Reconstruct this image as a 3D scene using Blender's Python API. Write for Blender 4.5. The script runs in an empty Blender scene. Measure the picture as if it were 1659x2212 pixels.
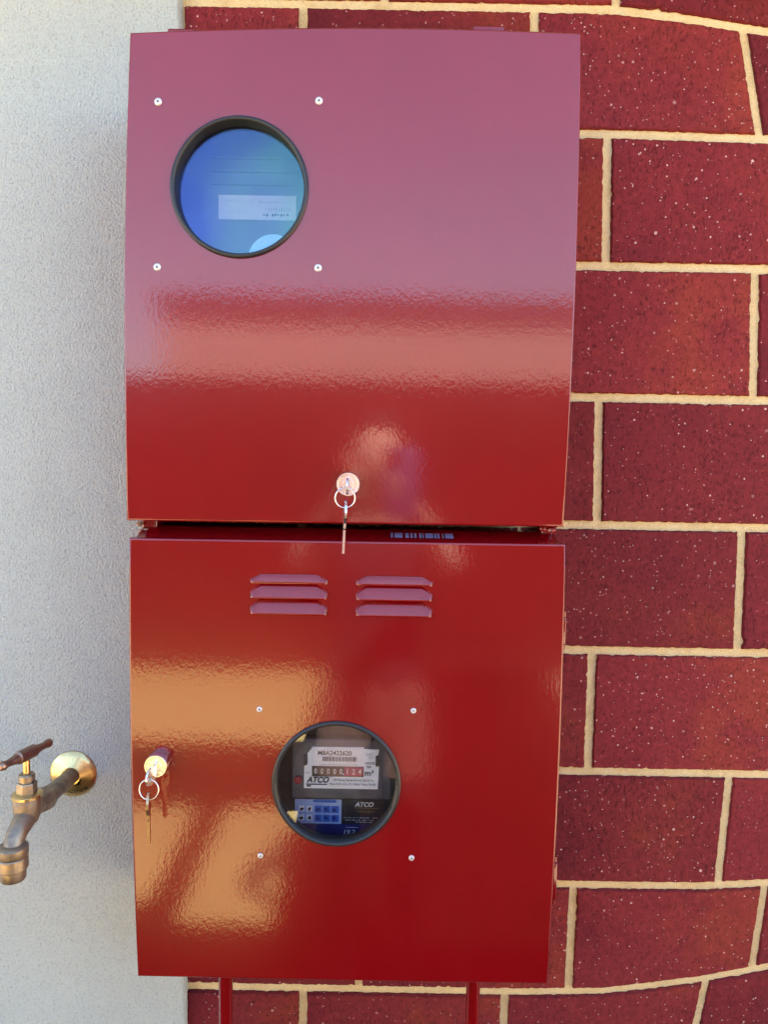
import bpy, bmesh, math, random
from mathutils import Vector, Matrix, noise as mnoise

random.seed(7)
SC = bpy.context.scene
COL = SC.collection
R = math.radians

# ------------------------------------------------------------------ camera
cd = bpy.data.cameras.new('camera')
cam = bpy.data.objects.new('camera', cd)
COL.objects.link(cam)
SC.camera = cam
cd.sensor_fit = 'VERTICAL'
cd.sensor_height = 36.0
cd.lens = 36.0 * 1650 / 2212
cd.clip_start = 0.005
cd.clip_end = 2000
cam.matrix_world = (Matrix.Translation((0, -1.01, 1.40))
                    @ Matrix.Rotation(R(90 - 4.41), 4, 'X') @ Matrix.Rotation(R(1.03), 4, 'Z'))

# ------------------------------------------------------------------ light
SUN_EL, SUN_AZ = 60.0, 20.0
w = bpy.data.worlds.new('World')
SC.world = w
w.use_nodes = True
sky = w.node_tree.nodes.new('ShaderNodeTexSky')
sky.sky_type = 'NISHITA'
sky.sun_disc = False
sky.sun_elevation = R(SUN_EL)
sky.sun_rotation = R(SUN_AZ)
w.node_tree.links.new(sky.outputs[0], w.node_tree.nodes['Background'].inputs[0])
w.node_tree.nodes['Background'].inputs[1].default_value = 0.126
sl = bpy.data.lights.new('sun', 'SUN')
sl.energy = 5.0
sl.angle = R(0.5)
sl.color = (1.0, 0.93, 0.82)
sun = bpy.data.objects.new('sun', sl)
COL.objects.link(sun)
ts = Vector((math.cos(R(SUN_EL)) * math.sin(R(SUN_AZ)), math.cos(R(SUN_EL)) * math.cos(R(SUN_AZ)), math.sin(R(SUN_EL))))
sun.rotation_euler = ts.to_track_quat('Z', 'Y').to_euler()
SC.view_settings.view_transform = 'Standard'
SC.view_settings.look = 'None'
SC.view_settings.exposure = 2.65
SC.view_settings.gamma = 1.0
SC.render.engine = 'CYCLES'
SC.cycles.use_denoising = True
SC.cycles.max_bounces = 10
SC.cycles.diffuse_bounces = 5
SC.cycles.transparent_max_bounces = 12
SC.cycles.caustics_reflective = False
SC.cycles.caustics_refractive = False

# ------------------------------------------------------------------ materials
def new_mat(name):
    m = bpy.data.materials.new(name)
    m.use_nodes = True
    nt = m.node_tree
    return m, nt, nt.nodes['Principled BSDF']

def N(nt, typ, **kw):
    n = nt.nodes.new(typ)
    for k, v in kw.items():
        if k.startswith('i_'):
            n.inputs[k[2:].replace('_', ' ')].default_value = v
        else:
            setattr(n, k, v)
    return n

def L(nt, a, b):
    nt.links.new(a, b)

def ramp(nt, src, stops):
    r = nt.nodes.new('ShaderNodeValToRGB')
    cr = r.color_ramp
    while len(cr.elements) < len(stops):
        cr.elements.new(0.5)
    for e, (p, c) in zip(cr.elements, stops):
        e.position = p
        e.color = (c, c, c, 1) if isinstance(c, (int, float)) else (*c, 1)
    L(nt, src, r.inputs[0])
    return r.outputs[0]

def mixc(nt, fac, a, b, mode='MIX'):
    m = nt.nodes.new('ShaderNodeMix')
    m.data_type = 'RGBA'
    m.blend_type = mode
    for sock, v in ((m.inputs['Factor'], fac), (m.inputs['A'], a), (m.inputs['B'], b)):
        if isinstance(v, (int, float)):
            sock.default_value = v
        elif isinstance(v, tuple):
            sock.default_value = (*v, 1)
        else:
            L(nt, v, sock)
    return m.outputs['Result']

def bump(nt, h, dist, normal=None, strength=1.0):
    b = N(nt, 'ShaderNodeBump')
    b.inputs['Strength'].default_value = strength
    b.inputs['Distance'].default_value = dist
    L(nt, h, b.inputs['Height'])
    if normal is not None:
        L(nt, normal, b.inputs['Normal'])
    return b.outputs['Normal']

def coords(nt, scale=(1, 1, 1), kind='Object', rnd=False):
    t = nt.nodes.new('ShaderNodeTexCoord')
    mp = nt.nodes.new('ShaderNodeMapping')
    mp.inputs['Scale'].default_value = scale
    out = t.outputs[kind]
    if rnd:
        oi = nt.nodes.new('ShaderNodeObjectInfo')
        mul = N(nt, 'ShaderNodeVectorMath', operation='SCALE')
        comb = nt.nodes.new('ShaderNodeCombineXYZ')
        for i in range(3):
            L(nt, oi.outputs['Random'], comb.inputs[i])
        L(nt, comb.outputs[0], mul.inputs[0])
        mul.inputs['Scale'].default_value = 37.0
        add = N(nt, 'ShaderNodeVectorMath', operation='ADD')
        L(nt, out, add.inputs[0])
        L(nt, mul.outputs[0], add.inputs[1])
        out = add.outputs[0]
    L(nt, out, mp.inputs['Vector'])
    return mp.outputs[0]

def tex(nt, vec, scale, detail=2.0, rough=0.5):
    n = N(nt, 'ShaderNodeTexNoise')
    n.inputs['Scale'].default_value = scale
    n.inputs['Detail'].default_value = detail
    n.inputs['Roughness'].default_value = rough
    L(nt, vec, n.inputs['Vector'])
    return n.outputs['Fac']

def plain(name, col, rough=0.5, metal=0.0, var=0.12, vs=40.0, bmp=0.0, bs=200.0, spec=0.5):
    m, nt, p = new_mat(name)
    v = coords(nt)
    f = tex(nt, v, vs, 4)
    lo = tuple(c * (1 - var) for c in col)
    hi = tuple(min(1, c * (1 + var)) for c in col)
    L(nt, ramp(nt, f, [(0.3, lo), (0.7, hi)]), p.inputs['Base Color'])
    p.inputs['Roughness'].default_value = rough
    p.inputs['Metallic'].default_value = metal
    p.inputs['Specular IOR Level'].default_value = spec
    if bmp:
        L(nt, bump(nt, tex(nt, v, bs, 3), bmp), p.inputs['Normal'])
    return m

def mat_paint():
    m, nt, p = new_mat('red_gloss_enamel')
    v = coords(nt)
    f = tex(nt, v, 9, 5, 0.6)
    base = ramp(nt, f, [(0.3, (0.188, 0.0016, 0.0034)), (0.7, (0.210, 0.0020, 0.0040))])
    # small chips and dust nibs
    vo = N(nt, 'ShaderNodeTexVoronoi')
    vo.inputs['Scale'].default_value = 26
    L(nt, v, vo.inputs['Vector'])
    nib = ramp(nt, vo.outputs['Distance'], [(0.018, 1.0), (0.035, 0.0)])
    sel = ramp(nt, vo.outputs['Color'], [(0.78, 0.0), (0.8, 1.0)])
    nibm = N(nt, 'ShaderNodeMath', operation='MULTIPLY')
    L(nt, nib, nibm.inputs[0])
    L(nt, sel, nibm.inputs[1])
    base = mixc(nt, nibm.outputs[0], base, (0.55, 0.16, 0.15))
    dust = tex(nt, coords(nt, (1.0, 1.0, 0.12)), 34, 6, 0.7)
    base = mixc(nt, ramp(nt, dust, [(0.5, 0.0), (0.85, 0.010)]), base, (0.42, 0.25, 0.2))
    L(nt, base, p.inputs['Base Color'])
    p.inputs['Roughness'].default_value = 0.2
    p.inputs['IOR'].default_value = 1.36
    p.inputs['Coat Weight'].default_value = 1.0
    L(nt, ramp(nt, tex(nt, coords(nt, (1.0, 1.0, 0.25)), 22, 5, 0.65), [(0.35, 0.022), (0.7, 0.050)]), p.inputs['Coat Roughness'])
    p.inputs['Coat IOR'].default_value = 1.53
    # oil-canning of the sheet, roller strokes, orange peel
    n0 = bump(nt, tex(nt, v, 3.2, 1), 0.0003)
    n1 = bump(nt, tex(nt, coords(nt, (1.0, 1.0, 0.55)), 250, 2, 0.5), 0.000056, n0)
    n2 = bump(nt, tex(nt, coords(nt, (1.0, 1.0, 0.7)), 500, 2, 0.6), 0.000035, n1)
    n3 = bump(nt, nibm.outputs[0], 0.0002, n2)
    L(nt, n3, p.inputs['Normal'])
    L(nt, n3, p.inputs['Coat Normal'])
    return m

def mat_brick():
    m, nt, p = new_mat('maroon_flashed_brick')
    v = coords(nt, rnd=True)
    tc = nt.nodes.new('ShaderNodeTexCoord')
    sep = nt.nodes.new('ShaderNodeSeparateXYZ')
    L(nt, tc.outputs['Generated'], sep.inputs[0])
    oi = nt.nodes.new('ShaderNodeObjectInfo')
    # kiln flash: purple-brown at one end, oranger at the other
    big = tex(nt, v, 9, 3, 0.55)
    a = N(nt, 'ShaderNodeMath', operation='MULTIPLY_ADD')
    L(nt, sep.outputs['X'], a.inputs[0])
    a.inputs[1].default_value = 0.34
    L(nt, big, a.inputs[2])
    b = N(nt, 'ShaderNodeMath', operation='MULTIPLY_ADD')
    L(nt, oi.outputs['Random'], b.inputs[0])
    b.inputs[1].default_value = 0.18
    L(nt, a.outputs[0], b.inputs[2])
    base = ramp(nt, b.outputs[0], [(0.36, (0.150, 0.018, 0.026)), (0.60, (0.202, 0.024, 0.030)),
                                   (0.88, (0.230, 0.030, 0.031)), (1.10, (0.265, 0.041, 0.030))])
    base = mixc(nt, 1.0, base, ramp(nt, oi.outputs['Random'], [(0.0, 0.87), (0.5, 1.0), (1.0, 1.14)]), 'MULTIPLY')
    # sandy mottling of the fired face
    mo = tex(nt, v, 130, 8, 0.78)
    base = mixc(nt, 1.0, base, ramp(nt, mo, [(0.30, 0.66), (0.5, 0.98), (0.70, 1.26)]), 'MULTIPLY')
    # dark pits and drag marks, thicker in some patches
    st = tex(nt, coords(nt, (1.0, 1.0, 0.5), rnd=True), 330, 3, 0.65)
    wh = tex(nt, v, 16, 3)
    thr = N(nt, 'ShaderNodeMath', operation='MULTIPLY_ADD')
    L(nt, wh, thr.inputs[0])
    thr.inputs[1].default_value = -0.16
    L(nt, st, thr.inputs[2])
    pit = ramp(nt, thr.outputs[0], [(0.265, 1.0), (0.335, 0.0)])
    pm = N(nt, 'ShaderNodeMath', operation='MULTIPLY')
    L(nt, pit, pm.inputs[0])
    pm.inputs[1].default_value = 0.42
    base = mixc(nt, pm.outputs[0], base, (0.050, 0.010, 0.014))
    # pale grit, uneven in size and shape
    nrm_h = pm.outputs[0]
    wob = N(nt, 'ShaderNodeTexNoise')
    wob.inputs['Scale'].default_value = 420
    L(nt, v, wob.inputs['Vector'])
    ws = N(nt, 'ShaderNodeVectorMath', operation='SCALE')
    ws.inputs['Scale'].default_value = 0.0022
    L(nt, wob.outputs['Color'], ws.inputs[0])
    wv = N(nt, 'ShaderNodeVectorMath', operation='ADD')
    L(nt, v, wv.inputs[0])
    L(nt, ws.outputs[0], wv.inputs[1])
    for sc, r1, lo_ in ((75, 0.17, 0.62), (135, 0.21, 0.64), (240, 0.26, 0.72)):
        vo = N(nt, 'ShaderNodeTexVoronoi')
        vo.inputs['Scale'].default_value = sc
        L(nt, wv.outputs[0], vo.inputs['Vector'])
        sp = nt.nodes.new('ShaderNodeSeparateXYZ')
        L(nt, vo.outputs['Color'], sp.inputs[0])
        size = N(nt, 'ShaderNodeMapRange')
        size.inputs['From Min'].default_value = lo_
        size.inputs['From Max'].default_value = 1.0
        size.inputs['To Min'].default_value = 0.0
        size.inputs['To Max'].default_value = r1
        L(nt, sp.outputs['X'], size.inputs['Value'])
        lt = N(nt, 'ShaderNodeMath', operation='LESS_THAN')
        L(nt, vo.outputs['Distance'], lt.inputs[0])
        L(nt, size.outputs[0], lt.inputs[1])
        am = N(nt, 'ShaderNodeMath', operation='MULTIPLY')
        L(nt, lt.outputs[0], am.inputs[0])
        L(nt, ramp(nt, sp.outputs['Y'], [(0.2, 0.25), (0.9, 0.95)]), am.inputs[1])
        base = mixc(nt, am.outputs[0], base, (0.72, 0.48, 0.42))
    L(nt, base, p.inputs['Base Color'])
    p.inputs['Roughness'].default_value = 0.72
    p.inputs['Specular IOR Level'].default_value = 0.12
    inv = N(nt, 'ShaderNodeMath', operation='SUBTRACT')
    inv.inputs[0].default_value = 1.0
    L(nt, nrm_h, inv.inputs[1])
    n1 = bump(nt, inv.outputs[0], 0.0016)
    n2 = bump(nt, mo, 0.0022, n1)
    L(nt, n2, p.inputs['Normal'])
    return m

def mat_mortar():
    m, nt, p = new_mat('cream_mortar')
    v = coords(nt)
    f = tex(nt, v, 30, 5, 0.65)
    g = tex(nt, v, 500, 2)
    base = ramp(nt, f, [(0.28, (0.72, 0.53, 0.23)), (0.5, (0.88, 0.69, 0.33)), (0.75, (0.90, 0.75, 0.40))])
    base = mixc(nt, ramp(nt, tex(nt, v, 75, 6, 0.75), [(0.5, 0.0), (0.75, 0.45)]), base, (0.56, 0.45, 0.27))
    base = mixc(nt, 0.3, base, ramp(nt, g, [(0.35, 0.35), (0.65, 1.0)]), 'MULTIPLY')
    L(nt, base, p.inputs['Base Color'])
    p.inputs['Roughness'].default_value = 0.9
    n1 = bump(nt, f, 0.003)
    L(nt, bump(nt, g, 0.0016, n1), p.inputs['Normal'])
    return m

def mat_render():
    m, nt, p = new_mat('grey_texture_coat')
    v = coords(nt)
    grain = tex(nt, v, 310, 3, 0.65)
    fine = tex(nt, v, 620, 2, 0.5)
    blot = tex(nt, v, 7, 4, 0.5)
    base = ramp(nt, blot, [(0.3, (0.615, 0.705, 0.635)), (0.7, (0.650, 0.735, 0.665))])
    base = mixc(nt, 1.0, base, ramp(nt, grain, [(0.30, 0.74), (0.45, 0.96), (0.7, 1.0)]), 'MULTIPLY')
    vo = N(nt, 'ShaderNodeTexVoronoi')
    vo.inputs['Scale'].default_value = 160
    L(nt, v, vo.inputs['Vector'])
    d = ramp(nt, vo.outputs['Distance'], [(0.10, 1.0), (0.2, 0.0)])
    s = ramp(nt, vo.outputs['Color'], [(0.78, 0.0), (0.82, 0.4)])
    mm = N(nt, 'ShaderNodeMath', operation='MULTIPLY')
    L(nt, d, mm.inputs[0])
    L(nt, s, mm.inputs[1])
    base = mixc(nt, mm.outputs[0], base, (0.22, 0.23, 0.24))
    stain = tex(nt, coords(nt, (1.0, 1.0, 0.35)), 5, 7, 0.7)
    base = mixc(nt, ramp(nt, stain, [(0.5, 0.0), (0.75, 0.22)]), base, (0.42, 0.40, 0.35))
    L(nt, base, p.inputs['Base Color'])
    p.inputs['Roughness'].default_value = 0.8
    n1 = bump(nt, grain, 0.0021)
    L(nt, bump(nt, fine, 0.0007, n1), p.inputs['Normal'])
    return m

def mat_pane(name, refl, tint=None):
    m, nt, p = new_mat(name)
    nt.nodes.remove(p)
    out = nt.nodes['Material Output']
    tr = N(nt, 'ShaderNodeBsdfTransparent')
    tr.inputs[0].default_value = (0.95, 0.97, 0.98, 1)
    gl = N(nt, 'ShaderNodeBsdfGlossy')
    gl.inputs['Roughness'].default_value = 0.012
    v = coords(nt)
    if tint:
        f = tex(nt, v, 11, 1.5)
        sx = nt.nodes.new('ShaderNodeSeparateXYZ')
        L(nt, v, sx.inputs[0])
        g = N(nt, 'ShaderNodeMath', operation='MULTIPLY_ADD')
        L(nt, sx.outputs['X'], g.inputs[0])
        g.inputs[1].default_value = 4.5
        g.inputs[2].default_value = 0.72
        g2 = N(nt, 'ShaderNodeMath', operation='ADD')
        L(nt, g.outputs[0], g2.inputs[0])
        L(nt, f, g2.inputs[1])
        L(nt, ramp(nt, g2.outputs[0], [(0.25, tint[0]), (0.5, tint[1]), (0.8, tint[2])]), gl.inputs['Color'])
    else:
        gl.inputs['Color'].default_value = (1, 1, 1, 1)
    L(nt, bump(nt, tex(nt, v, 12, 1), 0.0006), gl.inputs['Normal'])
    lw = N(nt, 'ShaderNodeLayerWeight')
    lw.inputs['Blend'].default_value = 0.25
    ad = N(nt, 'ShaderNodeMath', operation='ADD')
    L(nt, lw.outputs['Fresnel'], ad.inputs[0])
    ad.inputs[1].default_value = refl
    ad.use_clamp = True
    mx = N(nt, 'ShaderNodeMixShader')
    L(nt, ad.outputs[0], mx.inputs[0])
    L(nt, tr.outputs[0], mx.inputs[1])
    L(nt, gl.outputs[0], mx.inputs[2])
    # fine dust on the pane
    df = N(nt, 'ShaderNodeBsdfDiffuse')
    df.inputs[0].default_value = (0.7, 0.7, 0.68, 1)
    vo = N(nt, 'ShaderNodeTexVoronoi')
    vo.inputs['Scale'].default_value = 70
    L(nt, v, vo.inputs['Vector'])
    d = ramp(nt, vo.outputs['Distance'], [(0.04, 0.5), (0.10, 0.0)])
    s = ramp(nt, vo.outputs['Color'], [(0.84, 0.0), (0.86, 1.0)])
    mm = N(nt, 'ShaderNodeMath', operation='MULTIPLY')
    L(nt, d, mm.inputs[0])
    L(nt, s, mm.inputs[1])
    mx2 = N(nt, 'ShaderNodeMixShader')
    L(nt, mm.outputs[0], mx2.inputs[0])
    L(nt, mx.outputs[0], mx2.inputs[1])
    L(nt, df.outputs[0], mx2.inputs[2])
    L(nt, mx2.outputs[0], out.inputs['Surface'])
    return m

def mat_brass(name, col, rough, tarnish):
    m, nt, p = new_mat(name)
    v = coords(nt)
    f = tex(nt, v, 60, 5, 0.65)
    L(nt, mixc(nt, ramp(nt, f, [(0.4, 0.0), (0.7, 1.0)]), col, tarnish), p.inputs['Base Color'])
    p.inputs['Metallic'].default_value = 1.0
    L(nt, ramp(nt, f, [(0.3, rough * 0.8), (0.7, min(1, rough * 1.6))]), p.inputs['Roughness'])
    L(nt, bump(nt, tex(nt, v, 300, 3), 0.00015), p.inputs['Normal'])
    return m

M = {}
M['paint'] = mat_paint()
M['brick'] = mat_brick()
M['mortar'] = mat_mortar()
M['render'] = mat_render()
M['rubber'] = plain('black_rubber', (0.018, 0.02, 0.022), 0.38, bmp=0.0002, bs=260)
M['pane_film'] = mat_pane('coated_window', 0.07, ((0.27, 0.38, 0.98), (0.34, 0.54, 0.85), (0.42, 0.86, 0.78)))
M['pane'] = mat_pane('clear_window', 0.04)
M['alu'] = plain('aluminium_rivet', (0.66, 0.66, 0.65), 0.4, 0.4, 0.06, 400)
M['dark'] = plain('dark_recess', (0.012, 0.012, 0.013), 0.7)
M['chrome'] = plain('nickel_plate', (0.80, 0.80, 0.80), 0.2, 1.0, 0.08, 90)
M['keysteel'] = plain('key_steel', (0.82, 0.81, 0.78), 0.26, 1.0, 0.12, 120, 0.0001, 500)
M['keybrass'] = plain('key_brass', (0.66, 0.50, 0.28), 0.3, 1.0, 0.15, 120)
M['brass'] = mat_brass('polished_brass', (0.80, 0.60, 0.27), 0.24, (0.62, 0.45, 0.20))
M['brass_old'] = mat_brass('tarnished_brass', (0.43, 0.34, 0.23), 0.42, (0.24, 0.21, 0.18))
M['bronze'] = mat_brass('bronze_handle', (0.38, 0.24, 0.17), 0.34, (0.24, 0.17, 0.14))
M['tape'] = plain('thread_tape', (0.8, 0.8, 0.8), 0.7)
M['meter_dark'] = plain('meter_case', (0.045, 0.042, 0.042), 0.5, 0, 0.2, 60, 0.0003, 500)
M['meter_grey'] = plain('meter_grey', (0.10, 0.10, 0.115), 0.5, 0, 0.15, 60, 0.0003, 500)
M['meter_blue'] = plain('meter_front', (0.035, 0.05, 0.075), 0.4, 0, 0.25, 25)
M['meter_mid'] = plain('meter_ridge', (0.06, 0.08, 0.105), 0.5)
M['reflection_blue'] = plain('painted_bluish_reflection', (0.20, 0.19, 0.32), 0.3, 0, 0.25, 200)  # colour of the reflection painted on the sloping strip
M['cyan_reflection'] = plain('painted_cyan_reflection', (0.45, 0.80, 0.92), 0.3, 0, 0.03, 60)  # opaque cyan standing in for a bright reflection
M['faded'] = plain('faded_label', (0.42, 0.43, 0.44), 0.5, 0, 0.06, 60)
M['plate'] = plain('label_white', (0.86, 0.87, 0.89), 0.5, 0, 0.03, 60)
M['plate2'] = plain('label_offwhite', (0.84, 0.84, 0.85), 0.5, 0, 0.05, 60)
M['ink'] = plain('black_ink', (0.016, 0.016, 0.022), 0.5)
M['inkgrey'] = plain('grey_ink', (0.30, 0.31, 0.33), 0.6)
M['navy'] = plain('navy_ink', (0.012, 0.016, 0.16), 0.4, 0, 0.15)
M['skyblue'] = plain('pale_blue_print', (0.38, 0.50, 0.78), 0.5, 0, 0.06)
M['midblue'] = plain('blue_print', (0.035, 0.13, 0.52), 0.5, 0, 0.15)
M['gold'] = plain('ochre_print', (0.22, 0.13, 0.035), 0.5)
M['drum'] = plain('counter_black', (0.022, 0.02, 0.024), 0.4)
M['drumred'] = plain('counter_red', (0.36, 0.02, 0.09), 0.4)
M['digit'] = plain('digit_white', (0.72, 0.72, 0.72), 0.5)
M['redseal'] = plain('red_seal', (0.28, 0.02, 0.03), 0.5)
M['mastic'] = plain('mortar_smear', (0.36, 0.22, 0.17), 0.85, 0, 0.3, 150, 0.001, 260)
M['ground'] = plain('sandy_ground', (0.50, 0.36, 0.21), 0.95, 0, 0.2, 25, 0.004, 90)
M['slab'] = plain('sandstone_paving', (0.57, 0.42, 0.15), 0.85, 0, 0.14, 12, 0.001, 200)
M['fence'] = plain('brown_steel_fence', (0.070, 0.022, 0.016), 0.6, 0, 0.08, 6, 0.0, 200.0, 0.1)
M['cream_wall'] = plain('cream_house_wall', (0.55, 0.39, 0.33), 0.85, 0, 0.06, 5)
M['gutter'] = plain('dark_gutter', (0.075, 0.045, 0.048), 0.4)
M['soffit'] = plain('tan_soffit', (0.26, 0.20, 0.13), 0.7, 0, 0.03)
M['skin'] = plain('skin', (0.66, 0.42, 0.30), 0.5, 0, 0.06)
M['shirt'] = plain('dark_shirt', (0.02, 0.022, 0.03), 0.85)
M['shorts'] = plain('brown_shorts', (0.24, 0.13, 0.10), 0.85)
M['arm_highlight'] = plain('painted_arm_highlight', (0.80, 0.58, 0.45), 0.8)  # lightened colour stands in for sun on the arms
M['trousers'] = plain('dark_trousers', (0.022, 0.02, 0.022), 0.85)
M['hair'] = plain('dark_hair', (0.02, 0.014, 0.01), 0.5)
M['phone'] = plain('phone_glass', (0.10, 0.13, 0.30), 0.12)
M['eye'] = plain('eye_white', (0.7, 0.68, 0.66), 0.2)
M['yard_shade'] = plain('painted_yard_shade', (0.015, 0.008, 0.006), 0.95, 0, 0.5, 60, 0.012, 70, 0.0)  # dark colour stands in for shade across the yard

# ------------------------------------------------------------------ mesh helpers
def link(name, me, mat=None, parent=None, loc=None):
    o = bpy.data.objects.new(name, me)
    COL.objects.link(o)
    if mat is not None and me is not None:
        me.materials.append(M[mat] if isinstance(mat, str) else mat)
    if loc is not None:
        o.location = loc
    if parent is not None:
        o.parent = parent
        # keep coordinates written in world metres
        o.matrix_parent_inverse = parent_inv(parent)
    return o

def parent_inv(p):
    m = world_of(p)
    return m.inverted()

def world_of(o):
    m = Matrix.LocRotScale(o.location, o.rotation_euler, o.scale)
    if o.parent is not None:
        return world_of(o.parent) @ o.matrix_parent_inverse @ m
    return m

def tag(o, label, cat, group=None, kind=None):
    if label:
        o['label'] = label
    if cat:
        o['category'] = cat
    if group:
        o['group'] = group
    if kind:
        o['kind'] = kind
    return o

def thing(name, loc, label, cat, group=None):
    o = bpy.data.objects.new(name, None)
    COL.objects.link(o)
    o.empty_display_size = 0.05
    o.location = loc
    return tag(o, label, cat, group)

def mesh(verts, faces, smooth=False):
    me = bpy.data.meshes.new('mesh')
    me.from_pydata([tuple(v) for v in verts], [], faces)
    me.validate()
    bm = bmesh.new()
    bm.from_mesh(me)
    bmesh.ops.recalc_face_normals(bm, faces=bm.faces)
    bm.to_mesh(me)
    bm.free()
    if smooth:
        sm(me)
    return me

def sm(me, ang=40):
    me.polygons.foreach_set('use_smooth', [True] * len(me.polygons))
    me.set_sharp_from_angle(angle=R(ang))

def box(x0, x1, y0, y1, z0, z1, bev=0.0, seg=2):
    bm = bmesh.new()
    bmesh.ops.create_cube(bm, size=1.0)
    for v in bm.verts:
        v.co = Vector((x0 + (v.co.x + 0.5) * (x1 - x0), y0 + (v.co.y + 0.5) * (y1 - y0), z0 + (v.co.z + 0.5) * (z1 - z0)))
    if bev:
        bmesh.ops.bevel(bm, geom=bm.edges[:], offset=bev, segments=seg, affect='EDGES', profile=0.5)
    me = bpy.data.meshes.new('mesh')
    bm.to_mesh(me)
    bm.free()
    if bev:
        sm(me, 50)
    return me

def lathe(prof, center, axis=(0, -1, 0), n=48, close=False, ang=35):
    """prof: (radius, height along axis). Open ends are capped when radius > 0 and close=False."""
    ax = Vector(axis).normalized()
    ref = Vector((0, 0, 1)) if abs(ax.z) < 0.9 else Vector((1, 0, 0))
    u = ref.cross(ax).normalized()
    v = ax.cross(u)
    c = Vector(center)
    verts, faces = [], []
    for r, h in prof:
        for k in range(n):
            a = 2 * math.pi * k / n
            verts.append(c + ax * h + (u * math.cos(a) + v * math.sin(a)) * r)
    m = len(prof)
    for i in range(m - 1 + (1 if close else 0)):
        j = (i + 1) % m
        for k in range(n):
            k2 = (k + 1) % n
            faces.append((i * n + k, i * n + k2, j * n + k2, j * n + k))
    if not close:
        faces.append(tuple(range(n - 1, -1, -1)))
        faces.append(tuple((m - 1) * n + k for k in range(n)))
    me = mesh(verts, faces)
    sm(me, ang)
    return me

def tube(path, radii, n=20, ang=50):
    pts = [Vector(p) for p in path]
    verts, faces = [], []
    prev_u = None
    for i, p in enumerate(pts):
        t = (pts[min(i + 1, len(pts) - 1)] - pts[max(i - 1, 0)]).normalized()
        if prev_u is None:
            ref = Vector((0, 0, 1)) if abs(t.z) < 0.9 else Vector((1, 0, 0))
            u = ref.cross(t).normalized()
        else:
            u = (prev_u - t * prev_u.dot(t)).normalized()
        prev_u = u
        v = t.cross(u)
        r = radii[i] if isinstance(radii, (list, tuple)) else radii
        for k in range(n):
            a = 2 * math.pi * k / n
            verts.append(p + (u * math.cos(a) + v * math.sin(a)) * r)
    for i in range(len(pts) - 1):
        for k in range(n):
            k2 = (k + 1) % n
            faces.append((i * n + k, i * n + k2, (i + 1) * n + k2, (i + 1) * n + k))
    faces.append(tuple(range(n - 1, -1, -1)))
    faces.append(tuple((len(pts) - 1) * n + k for k in range(n)))
    me = mesh(verts, faces)
    sm(me, ang)
    return me

def torus(center, R0, r, normal=(0, -1, 0), n=40, m=10, sx=1.0):
    ax = Vector(normal).normalized()
    ref = Vector((0, 0, 1)) if abs(ax.z) < 0.9 else Vector((1, 0, 0))
    u = ref.cross(ax).normalized()
    v = ax.cross(u)
    c = Vector(center)
    verts, faces = [], []
    for i in range(n):
        a = 2 * math.pi * i / n
        d = u * math.cos(a) * sx + v * math.sin(a)
        for k in range(m):
            b = 2 * math.pi * k / m
            verts.append(c + d * (R0 + r * math.cos(b)) + ax * (r * math.sin(b)))
    for i in range(n):
        for k in range(m):
            faces.append((i * m + k, ((i + 1) % n) * m + k, ((i + 1) % n) * m + (k + 1) % m, i * m + (k + 1) % m))
    me = mesh(verts, faces)
    sm(me, 80)
    return me

def prism(outline, y0, y1, bev=0.0):
    """outline (x, z) extruded from y0 to y1."""
    n = len(outline)
    verts = [(x, y0, z) for x, z in outline] + [(x, y1, z) for x, z in outline]
    faces = [tuple(range(n)), tuple(range(2 * n - 1, n - 1, -1))]
    faces += [(i, (i + 1) % n, n + (i + 1) % n, n + i) for i in range(n)]
    me = mesh(verts, faces)
    if bev:
        bm = bmesh.new()
        bm.from_mesh(me)
        bmesh.ops.bevel(bm, geom=bm.edges[:], offset=bev, segments=2, affect='EDGES', profile=0.5)
        bm.to_mesh(me)
        bm.free()
        sm(me, 50)
    return me

def text_mesh(s, size, x, y, z, align='LEFT', shear=0.0, bold=0.0, sx=1.0):
    cu = bpy.data.curves.new('text', 'FONT')
    cu.body = s
    cu.size = size
    cu.align_x = align
    cu.shear = shear
    cu.offset = bold
    cu.resolution_u = 3
    o = bpy.data.objects.new('text', cu)
    COL.objects.link(o)
    bpy.context.view_layer.update()
    dg = bpy.context.evaluated_depsgraph_get()
    me = bpy.data.meshes.new_from_object(o.evaluated_get(dg))
    bpy.data.objects.remove(o)
    me.transform(Matrix.Translation((x, y, z)) @ Matrix.Rotation(R(90), 4, 'X') @ Matrix.Scale(sx, 4, (1, 0, 0)))
    return me

def quad(x0, x1, z0, z1, y, t=0.0004):
    return box(x0, x1, y, y + t, z0, z1)

# ------------------------------------------------------------------ ground and brick wall
GZ = -0.18
me = mesh([(-400, -800, GZ), (400, -800, GZ), (400, 400, GZ), (-400, 400, GZ)], [(0, 1, 2, 3)])
tag(link('ground', me, 'ground'), None, None, None, 'structure')

wall = thing('brick_wall', (0.9, 0.06, GZ), 'maroon flashed brick wall with cream mortar joints', 'wall')
link('mortar', box(-0.30, 2.4, 0.0, 0.11, GZ, 2.20), 'mortar', wall)

BEDS = [1.962, 1.8105, 1.6455, 1.4774, 1.3099, 1.1412, 0.9738, 0.8136, 0.6563]
while BEDS[0] < 2.1:
    BEDS.insert(0, BEDS[0] + 0.167)
TOPN = len(BEDS) - 9
while BEDS[-1] > GZ + 0.08:
    BEDS.append(BEDS[-1] - 0.164)

def interp(x, pts):
    if x <= pts[0][0]:
        return pts[0][1]
    for (a, fa), (b, fb) in zip(pts, pts[1:]):
        if x <= b:
            return fa + (fb - fa) * (x - a) / (b - a)
    return pts[-1][1]

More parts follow.
